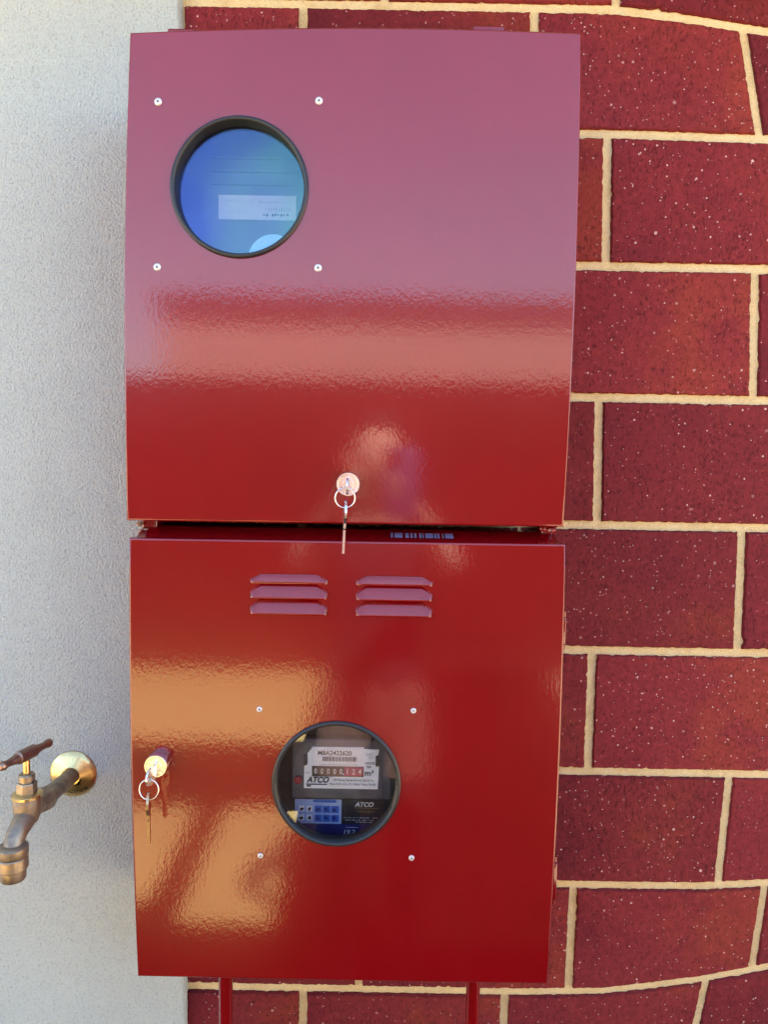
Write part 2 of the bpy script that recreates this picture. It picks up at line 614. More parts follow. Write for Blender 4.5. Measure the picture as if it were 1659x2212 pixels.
# courses bowed in shape to carry the lens barrel distortion
BOW = {0: [(0.18, 0), (0.28, 0.0), (0.38, -0.0105), (0.474, -0.0235), (0.56, -0.035), (1.1, 0)],
       1: [(0.30, 0), (0.48, -0.003), (0.56, -0.005), (1.1, 0)],
       7: [(0.36, 0), (0.45, 0.001), (0.54, 0.0075), (0.6, 0.011), (1.1, 0)],
       8: [(0.19, 0), (0.315, 0.004), (0.443, 0.022), (0.545, 0.044), (0.6, 0.053), (1.1, 0)]}

def bedz(i, x):
    k = i - TOPN
    if k < 0:
        k2 = 0
        return BEDS[i] + interp(x, BOW[0]) * max(0.0, 1 + 0.3 * k)
    if k > 8:
        return BEDS[i] + interp(x, BOW[8]) * max(0.0, 1 - 0.3 * (k - 8))
    return BEDS[i] + (interp(x, BOW[k]) if k in BOW else 0.0)

# perpends: (x at top, x at bottom) around the box for each course, the rest by pitch
PERP = {-1: [(0.2805, 0.2805)], 0: [(-0.1133, -0.1133), (0.179, 0.179), (0.443, 0.470)], 1: [(0.277, 0.281)],
        2: [(0.4745, 0.4806)], 3: [(0.279, 0.283)], 4: [(0.4755, 0.4776)], 5: [(0.2833, 0.2838)],
        6: [(0.476, 0.469)], 7: [(0.270, 0.2685), (0.533, 0.5225)], 8: [(-0.1004, -0.1004), (0.1804, 0.1790), (0.459, 0.432)]}
PITCH = 0.292
JW = 0.0052

def brick_mesh(i, a, b, fine):
    """course i between perpends a=(xt,xb) and b; ragged arrises, slightly domed edge."""
    pts = []
    def edge(p, q, horizontal, sgn, step):
        n = max(2, int(math.hypot(q[0] - p[0], q[1] - p[1]) / step))
        for k in range(n):
            t = k / n
            x = p[0] + (q[0] - p[0]) * t
            z = p[1] + (q[1] - p[1]) * t
            if horizontal:
                z = (bedz(i if horizontal == 1 else i + 1, x)) + sgn * JW
            j = mnoise.noise(Vector((x * 38 + i * 7.3, z * 38, 2.0))) * 0.0009 + random.gauss(0, 0.00060)
            if mnoise.noise(Vector((x * 11, z * 11, 9.0 + i))) > 0.30:
                j *= 2.0
            if not fine:
                j *= 0.4
            if horizontal:
                pts.append((x, z + sgn * abs(j) if sgn < 0 else z + abs(j)))
            else:
                pts.append((x + sgn * abs(j), z))
    step = 0.0045 if fine else 0.05
    xt0, xb0, xt1, xb1 = a[0] + JW, a[1] + JW, b[0] - JW, b[1] - JW
    zt0, zt1 = bedz(i, xt0) - JW, bedz(i, xt1) - JW
    zb0, zb1 = bedz(i + 1, xb0) + JW, bedz(i + 1, xb1) + JW
    edge((xt0, zt0), (xt1, zt1), 1, -1, step)
    edge((xt1, zt1), (xb1, zb1), 0, -1, step)
    edge((xb1, zb1), (xb0, zb0), 2, 1, step)
    edge((xb0, zb0), (xt0, zt0), 0, 1, step)
    n = len(pts)
    cxm = sum(p[0] for p in pts) / n
    czm = sum(p[1] for p in pts) / n
    verts = [(x, 0.02, z) for x, z in pts] + [(x, -0.0024, z) for x, z in pts]
    ins = []
    for x, z in pts:
        d = Vector((cxm - x, czm - z))
        d = Vector((math.copysign(min(abs(d.x), 0.0016), d.x), math.copysign(min(abs(d.y), 0.0016), d.y)))
        ins.append((x + d.x, z + d.y))
    proud = -0.0040 - random.random() * 0.0022
    verts += [(x, proud, z) for x, z in ins]
    faces = []
    for lay in range(2):
        for k in range(n):
            k2 = (k + 1) % n
            faces.append((lay * n + k, lay * n + k2, (lay + 1) * n + k2, (lay + 1) * n + k))
    faces.append(tuple(2 * n + k for k in range(n)))
    ori = (cxm, 0.0, czm)
    verts = [(vx - ori[0], vy, vz - ori[2]) for vx, vy, vz in verts]
    return mesh(verts, faces), ori

XL, XR = -0.268, 2.38
for i in range(len(BEDS) - 1):
    k = i - TOPN
    base = PERP.get(k)
    if base is None:
        base = [(0.18, 0.18)] if k % 2 == 0 else [(0.28, 0.28)]
    js = sorted(base)
    while js[0][0] > XL + 0.04:
        js.insert(0, (js[0][0] - PITCH, js[0][1] - PITCH))
    js[0] = (XL, XL)
    while js[-1][0] < XR - 0.2:
        x = js[-1]
        m_ = (x[0] + x[1]) / 2 + PITCH
        js.append((m_ + (x[0] - x[1]) * -0.0, m_))
    js.append((XR, XR))
    js = [j for q, j in enumerate(js) if q == 0 or j[0] - js[q - 1][0] > 0.03]
    for a, b in zip(js, js[1:]):
        fine = -1 <= k <= 8 and a[0] < 0.62
        me, ori = brick_mesh(i, a, b, fine)
        link('brick', me, 'brick', wall, ori)

# rendered pier, its coat standing 20 mm proud of the brickwork
pier = thing('rendered_wall', (-1.6, 0.0, GZ), 'pale grey textured rendered wall carrying the brass tap', 'wall')
def render_mesh():
    zs = [GZ + (2.20 - GZ) * k / 120 for k in range(121)]
    verts, faces = [], []
    for z in zs:
        j = mnoise.noise(Vector((z * 30, 3.0, 0))) * 0.0012
        e = -0.2640 + 0.0022 * (1.3 - z) / 0.65 + j
        verts += [(-3.0, -0.02, z), (e - 0.0025, -0.02, z), (e, -0.0178, z), (e + 0.001, 0.005, z)]
    for k in range(120):
        for c in range(3):
            faces.append((k * 4 + c, k * 4 + c + 1, k * 4 + 4 + c + 1, k * 4 + 4 + c))
    me = mesh(verts, faces)
    sm(me, 60)
    return me
link('texture_coat', render_mesh(), 'render', pier)
link('wall_core', box(-3.0, -0.301, -0.016, 0.11, GZ, 2.20), 'mortar', pier)

# ------------------------------------------------------------------ cabinets
def outline(pl, pr, zt, zb, n=10):
    """pl/pr: x of the left/right edge as function of z; zt/zb: z of top/bottom as function of x."""
    tl = (pl(1), zt(0)); tr = (pr(1), zt(1)); br = (pr(0), zb(1)); bl = (pl(0), zb(0))
    pts = []
    for k in range(n):
        t = k / n
        pts.append((tl[0] + (tr[0] - tl[0]) * t, zt(t)))
    for k in range(n):
        t = k / n
        pts.append((pr(1 - t), tr[1] + (br[1] - tr[1]) * t))
    for k in range(n):
        t = k / n
        pts.append((br[0] + (bl[0] - br[0]) * t, zb(1 - t)))
    for k in range(n):
        t = k / n
        pts.append((pl(t), bl[1] + (tl[1] - bl[1]) * t))
    return pts

def quadr(a, m, b):
    """quadratic through a (t=0), m (t=.5), b (t=1)"""
    def f(t):
        return a * (1 - t) * (1 - 2 * t) + 4 * m * t * (1 - t) + b * t * (2 * t - 1)
    return f

YF = -0.18
def door_mesh(pts, hole, r_hole):
    cxm = sum(p[0] for p in pts) / len(pts)
    czm = sum(p[1] for p in pts) / len(pts)
    def inset(d):
        out = []
        n = len(pts)
        for k, (x, z) in enumerate(pts):
            a = Vector(pts[k - 1]); b = Vector(pts[(k + 1) % n]); c = Vector((x, z))
            t1 = (c - a).normalized(); t2 = (b - c).normalized()
            n1 = Vector((t1.y, -t1.x)); n2 = Vector((t2.y, -t2.x))
            nn = (n1 + n2)
            nn = nn / max(1e-6, nn.dot(n1))
            if nn.length > 3:
                nn = nn.normalized() * 1.4
            s = 1 if nn.dot(Vector((cxm, czm)) - c) > 0 else -1
            out.append((x + nn.x * d * s, z + nn.y * d * s))
        return out
    rr = 0.0022
    rings = []
    rings.append((inset(rr), YF))
    for a in (22, 45, 68, 90):
        rings.append((inset(rr * (1 - math.sin(R(a)))), YF + rr * (1 - math.cos(R(a)))))
    rings.append((pts, YF + 0.018))
    rings.append((inset(0.0016), YF + 0.018))
    rings.append((inset(0.0016), YF + 0.0017))
    n = len(pts)
    bm = bmesh.new()
    V = [[bm.verts.new((x, y, z)) for x, z in ring] for ring, y in rings]
    for q in range(len(V) - 1):
        for k in range(n):
            f = bm.faces.new((V[q][k], V[q][(k + 1) % n], V[q + 1][(k + 1) % n], V[q + 1][k]))
            f.smooth = True
    nh = 64
    hc = [[bm.verts.new((hole[0] + r_hole * math.cos(2 * math.pi * k / nh), y, hole[1] + r_hole * math.sin(2 * math.pi * k / nh)))
           for k in range(nh)] for y in (YF, YF + 0.0017)]
    for k in range(nh):
        bm.faces.new((hc[0][k], hc[0][(k + 1) % nh], hc[1][(k + 1) % nh], hc[1][k]))
    bm.edges.ensure_lookup_table()
    for rim, h in ((V[0], hc[0]), (V[-1], hc[1])):
        ed = []
        for lp in (rim, h):
            for k in range(len(lp)):
                e = bm.edges.get((lp[k], lp[(k + 1) % len(lp)]))
                if e is None:
                    e = bm.edges.new((lp[k], lp[(k + 1) % len(lp)]))
                ed.append(e)
        res = bmesh.ops.triangle_fill(bm, edges=ed, use_beauty=True)
        for g in res['geom']:
            if isinstance(g, bmesh.types.BMFace):
                g.smooth = False
    bmesh.ops.recalc_face_normals(bm, faces=bm.faces)
    me = bpy.data.meshes.new('mesh')
    bm.to_mesh(me)
    bm.free()
    me.set_sharp_from_angle(angle=R(60))
    for p in me.polygons:
        p.use_smooth = abs(p.normal.y) < 0.9995
    return me

def shell(x0, x1, z0, z1, y0, y1, t=0.002):
    """open-fronted sheet box"""
    bm = bmesh.new()
    def b(*a):
        m_ = box(*a)
        bm.from_mesh(m_)
        bpy.data.meshes.remove(m_)
    b(x0, x1, y1 - t, y1, z0, z1)
    b(x0, x0 + t, y0, y1 - t, z0, z1)
    b(x1 - t, x1, y0, y1 - t, z0, z1)
    b(x0 + t, x1 - t, y0, y1 - t, z1 - t, z1)
    b(x0 + t, x1 - t, y0, y1 - t, z0, z0 + t)
    me = bpy.data.meshes.new('mesh')
    bm.to_mesh(me)
    bm.free()
    return me

def rivet(x, z, parent, r=0.0039):
    a = random.uniform(-0.12, 0.12)
    o = link('rivet', lathe([(r, 0.0), (r * 1.02, 0.0006), (r * 0.86, 0.0013), (r * 0.45, 0.0017), (r * 0.28, 0.0016), (r * 0.24, 0.0006)],
                            (x, YF, z), axis=(a, -1, a * 0.6), n=20), 'alu', parent)
    o.data.materials.append(M['dark'])
    for p in o.data.polygons:
        if math.hypot(p.center.x - x, p.center.z - z) < r * 0.27:
            p.material_index = 1
    return o

def window(door, c, r, pane_mat, dp=0.0):
    ring = link('window_gasket', lathe([(r - 0.001, -0.0006), (r, 0.0012), (r - 0.0008, 0.0030), (r - 0.0024, 0.0038), (r - 0.0040, 0.0034),
                                 (r - 0.0050, 0.0020), (r - 0.0052, -0.007 + dp), (r - 0.0058, -0.0085 + dp), (r - 0.0058, -0.013), (r - 0.0043, -0.013), (r - 0.0043, -0.0006)],
                                (c[0], YF, c[1]), n=72, close=True, ang=50), 'rubber', door)
    pane = link('window_pane', lathe([(r - 0.0050, -0.0092 + dp), (r - 0.0050, -0.0114 + dp)], (c[0], YF, c[1]), n=64), pane_mat, door)
    return ring

# upper cabinet
up = thing('meter_cabinet', (-0.04, -0.05, 1.325), 'upper red steel meter cabinet with top hinges and a blue-reflecting round window', 'cabinet')
link('body', shell(-0.274, 0.192, 1.329, 1.828, -0.160, -0.003), 'paint', up)
pts = outline(quadr(-0.2812, -0.2818, -0.2737), quadr(0.1966, 0.2004, 0.1967), quadr(1.8316, 1.8408, 1.8390), quadr(1.3215, 1.3223, 1.3232))
d1 = link('door', door_mesh(pts, (-0.1588, 1.6765), 0.0690), 'paint', up)
window(d1, (-0.1588, 1.6765), 0.0732, 'pane_film')
for x, z in ((-0.2444, 1.7623), (-0.0758, 1.7662), (-0.2462, 1.5929), (-0.0748, 1.5950)):
    rivet(x, z, d1)
for x0, x1, z1 in ((-0.2370, -0.2040, 1.8408), (0.0840, 0.1185, 1.8492)):
    hg = link('hinge', box(x0, x1, -0.172, -0.150, z1 - 0.022, z1, 0.0018), 'paint', up)
    link('hinge_pin', tube([(x0 - 0.0015, -0.165, z1 - 0.008), (x1 + 0.0015, -0.165, z1 - 0.008)], 0.0035, 12), 'paint', hg)

# lower cabinet
lo = thing('meter_cabinet', (-0.04, -0.05, 0.80), 'lower red steel meter cabinet with louvres and a clear round window on the gas meter', 'cabinet')
link('body', shell(-0.272, 0.193, 0.806, 1.3005, -0.160, -0.003), 'paint', lo)
link('weather_strip', mesh([(-0.2715, -0.1785, 1.3030), (0.1925, -0.1785, 1.3040), (0.1925, -0.148, 1.3142), (-0.2715, -0.148, 1.3132), (-0.2715, -0.148, 1.3006), (0.1925, -0.148, 1.3006)], [(0, 1, 2, 3), (3, 2, 5, 4)]), 'paint', lo)
pts = outline(quadr(-0.2729, -0.2790, -0.2787), quadr(0.1969, 0.2019, 0.1997), quadr(1.3026, 1.3034, 1.3042), quadr(0.7977, 0.7972, 0.7976))
d2 = link('door', door_mesh(pts, (-0.0480, 1.0296), 0.0682), 'paint', lo)
window(d2, (-0.0480, 1.0296), 0.0724, 'pane', 0.0072)
for x, z in ((-0.1348, 1.1135), (0.0367, 1.1151), (-0.1328, 0.9445), (0.0381, 0.9450)):
    rivet(x, z, d2, 0.0031)

def louvre(x0, x1, zt, zb, depth):
    """pressed hood: flush along the narrower top, proud along the bottom lip, folded ends"""
    # denser at the ends
    xs = [x0, x0 + 0.0008, x0 + 0.002, x0 + 0.004, x0 + 0.0065, x0 + 0.009, x0 + 0.0118]
    xs = xs + [x0 + x1 - q for q in reversed(xs)]
    verts, faces = [], []
    m_ = 7
    for x in xs:
        dd = min(x - x0, x1 - x)
        e = max(0.0, min(1.0, dd / 0.0118))
        e1 = max(0.0, min(1.0, dd / 0.0042))
        s = math.sqrt(max(0.0, 1 - (1 - e1) ** 2))
        top = zb + (zt - zb) * (0.50 + 0.50 * e)
        lipd = depth * (0.12 + 0.88 * s)
        lip = zb + 0.0016
        prof = [(top, 0.0012), (top - 0.0006, -0.0004), (top + (lip - top) * 0.45, -lipd * 0.52), (lip + 0.0014, -lipd * 0.93),
                (lip, -lipd), (lip - 0.0010, -lipd * 0.93), (zb, 0.0008)]
        for z, y in prof:
            verts.append((x, YF + y, z))
    for k in range(len(xs) - 1):
        for q in range(m_ - 1):
            faces.append((k * m_ + q, k * m_ + q + 1, (k + 1) * m_ + q + 1, (k + 1) * m_ + q))
    me = mesh(verts, faces)
    sm(me, 65)
    return me

for x0, x1, dz in ((-0.1455, -0.0606, 0.0), (-0.0293, 0.0547, -0.0002)):
    for zt, zb, dp in ((1.2664, 1.2550, 0.0034), (1.2556, 1.2384, 0.0062), (1.2390, 1.2208, 0.0064)):
        link('louvre', louvre(x0, x1, zt + dz, zb + dz, dp), 'paint', d2)
for z0, z1 in ((1.1885, 1.2200), (0.8890, 0.9333)):
    hg = link('hinge', box(0.1935, 0.2070, -0.166, -0.1515, z0, z1, 0.0015), 'paint', lo)
    link('hinge_pin', tube([(0.2045, -0.1595, z0 - 0.006), (0.2045, -0.1595, z1 + 0.006)], 0.0034, 12), 'paint', hg)

# painted reflection of print on the sloping strip, right of the hanging key
rnd = random.Random(21)
refl_v, refl_f = [], []
x = 0.008
while x < 0.078:
    wd = rnd.choice((0.0016, 0.0024, 0.004, 0.009))
    for yy in (-0.1715, -0.1595):
        for xx_ in (x, x + wd):
            refl_v.append((xx_, yy, 1.30365 + 0.001 * (xx_ + 0.27) / 0.464 + (yy + 0.1785) * 0.334 + 0.0007))
    k = len(refl_v) - 4
    refl_f.append((k, k + 1, k + 3, k + 2))
    x += wd + rnd.choice((0.001, 0.0018, 0.003))
link('print_reflection', mesh(refl_v, refl_f), 'reflection_blue', lo)

# ragged paint and mortar smears left in the slot between the cabinets
def blob(cx, cy, cz, sx, sy, sz, seed):
    bm = bmesh.new()
    bmesh.ops.create_icosphere(bm, subdivisions=3, radius=1.0)
    for v in bm.verts:
        k = 1 + 0.38 * mnoise.noise(v.co * 2.1 + Vector((seed, 0, 0))) + 0.18 * mnoise.noise(v.co * 5.0 + Vector((seed, 4, 0)))
        v.co = Vector((cx + v.co.x * sx * k, cy + v.co.y * sy * k, cz + v.co.z * sz * k))
    me = bpy.data.meshes.new('mesh')
    bm.to_mesh(me)
    bm.free()
    sm(me, 80)
    return me
link('filler_end', box(-0.274, -0.256, -0.152, -0.02, 1.3008, 1.3287, 0.003), 'paint', up)
link('filler_end', box(0.178, 0.192, -0.152, -0.02, 1.3008, 1.3287, 0.003), 'paint', up)
for q, (cx_, cz_, s_) in enumerate(((-0.2745, 1.3160, 0.0026), (-0.2720, 1.3070, 0.0034), (-0.267, 1.3090, 0.0022))):
    link('mortar_smear', blob(cx_, -0.156, cz_, s_ * 1.5, 0.004, s_, q * 3.1), 'mastic', up)
for q, (cx_, cz_, s_) in enumerate(((0.178, 1.3190, 0.003), (0.188, 1.3180, 0.0034), (0.191, 1.3225, 0.0022))):
    link('mortar_smear', blob(cx_, -0.162, cz_, s_ * 1.4, 0.003, s_, 20 + q * 3.1), 'paint', up)

# locks, keys and rings ------------------------------------------------------
def lock(door, x, z, r, out):
    o = link('lock_cylinder', lathe([(r * 0.96, -0.003), (r, 0.0), (r, out - 0.0012), (r * 0.95, out), (r * 0.84, out), (r * 0.80, out - 0.0009),
                                     (r * 0.46, out - 0.0009), (r * 0.44, out - 0.0003), (r * 0.05, out - 0.0003)], (x, YF, z), n=40), 'chrome', door)
    return o
lock(d1, -0.0395, 1.3656, 0.0131, 0.0045)
lock(d2, -0.2465, 1.0520, 0.0128, 0.0150)

def key_mesh(cut=True):
    """key in its own plane: x along the blade (bow at the origin side), z across; thickness in y"""
    bow = []
    for k in range(24):
        a = math.pi * 0.16 + (2 * math.pi - 0.32 * math.pi) * k / 23
        bow.append((-0.0105 + 0.0105 * math.cos(a) * 1.05, 0.0100 * math.sin(a)))
    blade = [(0.004, -0.0046), (0.0055, -0.0036)]
    x = 0.0055
    rnd = random.Random(3)
    while x < 0.026:
        blade.append((x + 0.0012, -0.0036 + rnd.random() * 0.0018))
        blade.append((x + 0.0026, -0.0036 + rnd.random() * 0.0018))
        x += 0.0030
    blade += [(0.0295, 0.0004), (0.0280, 0.0036), (0.0055, 0.0036), (0.004, 0.0046)]
    outl = bow + blade
    # bow ends at small angle on the +x side going clockwise; order: start +z side, sweep to -z side
    nh = 14
    hole = [(-0.0145 + 0.0030 * math.cos(2 * math.pi * k / nh), 0.0030 * math.sin(2 * math.pi * k / nh)) for k in range(nh)]
    bm = bmesh.new()
    t = 0.0011
    lay = []
    for y in (-t, t):
        o = [bm.verts.new((p[0], y, p[1])) for p in outl]
        h = [bm.verts.new((p[0], y, p[1])) for p in hole]
        ed = [bm.edges.new((lp[k], lp[(k + 1) % len(lp)])) for lp in (o, h) for k in range(len(lp))]
        bmesh.ops.triangle_fill(bm, edges=ed, use_beauty=True)
        lay.append((o, h))
    for a, b in zip(lay[0], lay[1]):
        for k in range(len(a)):
            bm.faces.new((a[k], a[(k + 1) % len(a)], b[(k + 1) % len(b)], b[k]))
    bmesh.ops.recalc_face_normals(bm, faces=bm.faces)
    me = bpy.data.meshes.new('mesh')
    bm.to_mesh(me)
    bm.free()
    return me

def key(x, y, z, mat4, label, mat='keysteel', scale=1.0):
    o = link('key', key_mesh(), mat)
    o.matrix_world = Matrix.Translation((x, y, z)) @ mat4 @ Matrix.Scale(scale, 4)
    tag(o, label, 'key')
    return o

# key standing in a lock: blade into the door (+y), wide side upright
IN = Matrix(((0, 1, 0, 0), (1, 0, 0, 0), (0, 0, 1, 0), (0, 0, 0, 1)))
DOWN = Matrix(((0, 1, 0, 0), (0, 0, 1, 0), (-1, 0, 0, 0), (0, 0, 0, 1)))
key(-0.0395, -0.1860, 1.3640, IN, 'steel key standing in the lock of the upper cabinet door', 'keysteel', 0.9)
tag(link('key_ring', torus((-0.0415, -0.2040, 1.3520), 0.0105, 0.00075, (0.05, -1, 0.0)), 'keysteel'),
    'thin wire ring on the key in the upper cabinet lock', 'key ring')
key(-0.0418, -0.2040, 1.3245, Matrix.Rotation(R(2.0), 4, 'Y') @ Matrix.Rotation(R(188), 4, 'Z') @ DOWN,
    'steel key hanging in front of the slot between the two cabinets', 'keysteel', 1.12)
key(-0.2465, -0.1965, 1.0500, Matrix.Rotation(R(-12), 4, 'Z') @ Matrix.Rotation(R(28), 4, 'X') @ IN, 'steel key standing in the lock of the lower cabinet door', 'keysteel', 0.95)
tag(link('key_ring', torus((-0.2492, -0.2095, 1.0325), 0.0108, 0.0007, (-0.1, -1, 0.15)), 'keysteel'),
    'thin wire ring on the key in the lower cabinet lock', 'key ring')
key(-0.2495, -0.2095, 1.0050, Matrix.Rotation(R(-1.0), 4, 'Y') @ Matrix.Rotation(R(190), 4, 'Z') @ DOWN,
    'brass-bladed key hanging below the ring on the lower cabinet door', 'keybrass', 1.12)

# conduits below the lower cabinet
for x0, x1, lab in ((-0.1905, -0.1865, 'red painted pipe running down from the cabinet beside the rendered wall'),
                    (0.1240, 0.1240, 'red painted pipe running down from the cabinet over the brickwork')):
    pp = thing('pipe', (x1, -0.09, GZ), lab, 'pipe')
    link('tube', tube([(x0, -0.09, 0.806), (x0 * 0.5 + x1 * 0.5, -0.09, 0.4), (x1, -0.09, GZ - 0.02)], 0.0089, 20), 'paint', pp)
    link('locknut', lathe([(0.0125, 0.0), (0.0125, 0.004), (0.0118, 0.005)], (x0, -0.09, 0.803), (0, 0, -1), n=6), 'paint', pp)

# ------------------------------------------------------------------ meters behind the windows
em = thing('electricity_meter', (-0.15, -0.10, 1.58), 'dark electricity meter with white label behind the blue-reflecting window', 'meter')
link('case', box(-0.262, -0.055, -0.135, -0.03, 1.56, 1.80, 0.004), 'meter_blue', em)
YE = -0.1365
lb = link('label', quad(-0.1905, -0.1040, 1.6565, 1.6830, YE), 'faded', em)
def strokes(x0, x1, z0, z1, y, n, seed, mat='inkgrey', parent=None):
    """faded small print: a row of short worn bars"""
    rnd = random.Random(seed)
    bm = bmesh.new()
    x = x0
    wd = (x1 - x0) / n
    for q in range(n):
        if rnd.random() < 0.85:
            m_ = quad(x + wd * 0.1, x + wd * rnd.uniform(0.5, 0.85), z0 + (z1 - z0) * rnd.uniform(0, 0.3), z1 - (z1 - z0) * rnd.uniform(0, 0.3), y, 0.0003)
            bm.from_mesh(m_)
            bpy.data.meshes.remove(m_)
        x += wd
    me = bpy.data.meshes.new('mesh')
    bm.to_mesh(me)
    bm.free()
    return link('print', me, mat, parent)
strokes(-0.141, -0.112, 1.6745, 1.6765, YE - 0.0004, 14, 1, 'inkgrey', lb)
link('emblem', prism([(-0.146, 1.6758), (-0.1435, 1.6780), (-0.141, 1.6758), (-0.1435, 1.6736)], YE - 0.0004, YE - 0.0001), 'inkgrey', lb)
strokes(-0.144, -0.110, 1.6655, 1.6705, YE - 0.0004, 12, 2, 'inkgrey', lb)
strokes(-0.141, -0.112, 1.6605, 1.6635, YE - 0.0004, 9, 5, 'ink', lb)
strokes(-0.182, -0.152, 1.6760, 1.6772, YE - 0.0004, 16, 6, 'inkgrey', lb)
strokes(-0.182, -0.157, 1.6640, 1.6650, YE - 0.0004, 12, 7, 'inkgrey', lb)
link('reflection_disc', lathe([(0.0282, 0.0), (0.028, 0.002), (0.022, 0.0040), (0.012, 0.0048), (0.001, 0.005)], (-0.1255, -0.1590, 1.6065), n=40), 'cyan_reflection', em)  # added cyan disc, painted as a reflection in the upper window
for zz in (1.694, 1.708, 1.722):
    link('ridge', box(-0.20, -0.085, -0.1375, -0.1345, zz, zz + 0.003, 0.0006), 'meter_blue', em)
link('reflection_disc_stem', lathe([(0.012, 0.0), (0.012, 0.026)], (-0.1255, -0.134, 1.6065), n=24), 'meter_blue', em)  # added stem carrying the painted disc

gm = thing('gas_meter', (-0.04, -0.09, 0.86), 'gas meter with white index plate and number drums behind the clear window', 'meter')
YG = -0.155
def gx(zx): return (-0.0890 + (zx - 465) * 0.0001079) * 0.977
def gz(zy): return 1.40 - (1.40 - 1.0543 + (zy - 415) * 0.0001035) * 0.977
link('case', box(-0.155, 0.060, -0.138, -0.02, 0.85, 1.13, 0.006), 'meter_dark', gm)
idx = link('index_housing', box(gx(330), gx(1420), YG + 0.001, -0.139, gz(1035), gz(330), 0.002), 'meter_grey', gm)
pl = link('index_plate', prism([(gx(465), gz(905)), (gx(1275), gz(905)), (gx(1285), gz(640)), (gx(1250), gz(620)), (gx(1245), gz(520)), (gx(1275), gz(500)),
                                (gx(1285), gz(440)), (gx(1120), gz(436)), (gx(1118), gz(415)), (gx(560), gz(418)), (gx(500), gz(500)), (gx(505), gz(620)), (gx(468), gz(645))],
                               YG, YG + 0.0008), 'plate', gm)
link('serial_label', quad(gx(548), gx(1113), gz(642), gz(418), YG - 0.0005), 'plate2', pl)
YT = YG - 0.0010
def put(s, size, zx, zy, mat='ink', parent=pl, **kw):
    return link('lettering', text_mesh(s, size, gx(zx), kw.pop('y', YT), gz(zy), **kw), mat, parent)
put('M8A2422620', 0.0076, 612, 510, bold=0.00009, sx=0.95)
rnd = random.Random(11)
bm = bmesh.new()
x = 668
while x < 1040:
    wd = rnd.choice((4, 4, 7, 11))
    m_ = quad(gx(x), gx(x + wd), gz(582), gz(528), YT, 0.0003)
    bm.from_mesh(m_)
    bpy.data.meshes.remove(m_)
    x += wd + rnd.choice((4, 5, 8))
me = bpy.data.meshes.new('mesh'); bm.to_mesh(me); bm.free()
link('barcode', me, 'ink', pl)
put('Capacity 6.0 m\u00b3/h  General Gas 071 N 071', 0.0026, 630, 628, 'inkgrey', sx=0.98)
link('drum_recess', quad(gx(553), gx(1118), gz(762), gz(640), YG - 0.0008), 'meter_dark', pl)
for q, ch in enumerate('00000124'):
    x0 = 560 + q * 69
    dr = link('number_drum', quad(gx(x0 + 2), gx(x0 + 67), gz(748), gz(648), YG - 0.0014), 'drum' if q < 5 else 'drumred', pl)
    link('digit', text_mesh(ch, 0.0088, gx(x0 + 34), YG - 0.0018, gz(726), 'CENTER', 0, 0.00008, 0.8), 'digit', pl)
link('decimal_point', lathe([(0.0009, 0), (0.0008, 0.0003)], (gx(897), YG - 0.0016, gz(728)), n=10), 'digit', pl)
put('m\u00b3', 0.0098, 1128, 745, bold=0.00012)
put('ATCO', 0.0094, 500, 832, 'ink', shear=0.25, bold=0.00035, sx=0.94)
link('underline', quad(gx(492), gx(720), gz(860), gz(849), YT), 'ink', pl)
link('stamp', quad(gx(497), gx(542), gz(884), gz(868), YT), 'ink', pl)
put('AIR Rating  Qmax 6.0 m\u00b3/h @125 Pa', 0.0036, 785, 812, 'ink', sx=0.86)
put('Qmin 0.01 m\u00b3/h  CV 1.0dm\u00b3  Pmax 70 kPa', 0.0036, 748, 860, 'ink', sx=0.86)
put('2024', 0.0030, 478, 728, 'inkgrey')
put('MODEL', 0.0040, 1132, 612, 'ink', sx=0.9)
put('750', 0.0040, 1142, 655, 'ink', bold=0.00005)
put('Landis', 0.0034, 1132, 505, 'inkgrey', shear=0.2)
put('Gyr+', 0.0034, 1165, 540, 'inkgrey', shear=0.2)
for x0, x1 in ((468, 496), (1248, 1278)):
    link('clip', box(gx(x0), gx(x1), YG - 0.003, YG, gz(628), gz(510), 0.0006), 'meter_dark', pl)
link('seal', lathe([(0.0045, 0.0), (0.0045, 0.003), (0.003, 0.004)], (gx(400), YG + 0.001, gz(808)), n=16), 'redseal', gm)
YS = -0.1395
# the lower stickers lie on the case further back: widths scaled to the eye line
def kx(zx): return gx(zx) * 1.018
def kz(zy): return 1.40 - (1.40 - gz(zy)) * 1.018
st = link('safety_sticker', quad(kx(368), kx(882), kz(1322), kz(1036), YS), 'skyblue', gm)
link('sticker_header', quad(kx(570), kx(822), kz(1072), kz(1040), YS - 0.0004), 'midblue', st)
strokes(kx(580), kx(700), kz(1105), kz(1092), YS - 0.0004, 10, 31, 'midblue', st)
strokes(kx(600), kx(720), kz(1215), kz(1205), YS - 0.0004, 10, 32, 'midblue', st)
for row, zy in enumerate((1112, 1218)):
    for c, zx in enumerate((408, 497, 586, 676, 768)):
        sq = link('pictogram', quad(kx(zx), kx(zx + (62 if c < 2 else 82)), kz(zy + (68 if c < 2 else 80)), kz(zy), YS - 0.0004), 'plate' if c < 2 else 'midblue', st)
        rr_ = random.Random(row * 10 + c)
        o = []
        for k in range(9):
            a = 2 * math.pi * k / 9
            q = rr_.uniform(0.0010, 0.0030)
            o.append((kx(zx + 34) + q * math.cos(a), kz(zy + 38) + q * math.sin(a)))
        link('figure', prism(o, YS - 0.0008, YS - 0.0005), 'ink' if c < 2 else 'navy', st)
bp = link('black_sticker', quad(kx(888), kx(1480), kz(1322), kz(1036), YS), 'ink', gm)
link('lettering', text_mesh('ATCO', 0.0076, kx(1030), YS - 0.0006, kz(1110), 'LEFT', 0.25, 0.0002, 1.0), 'digit', bp)
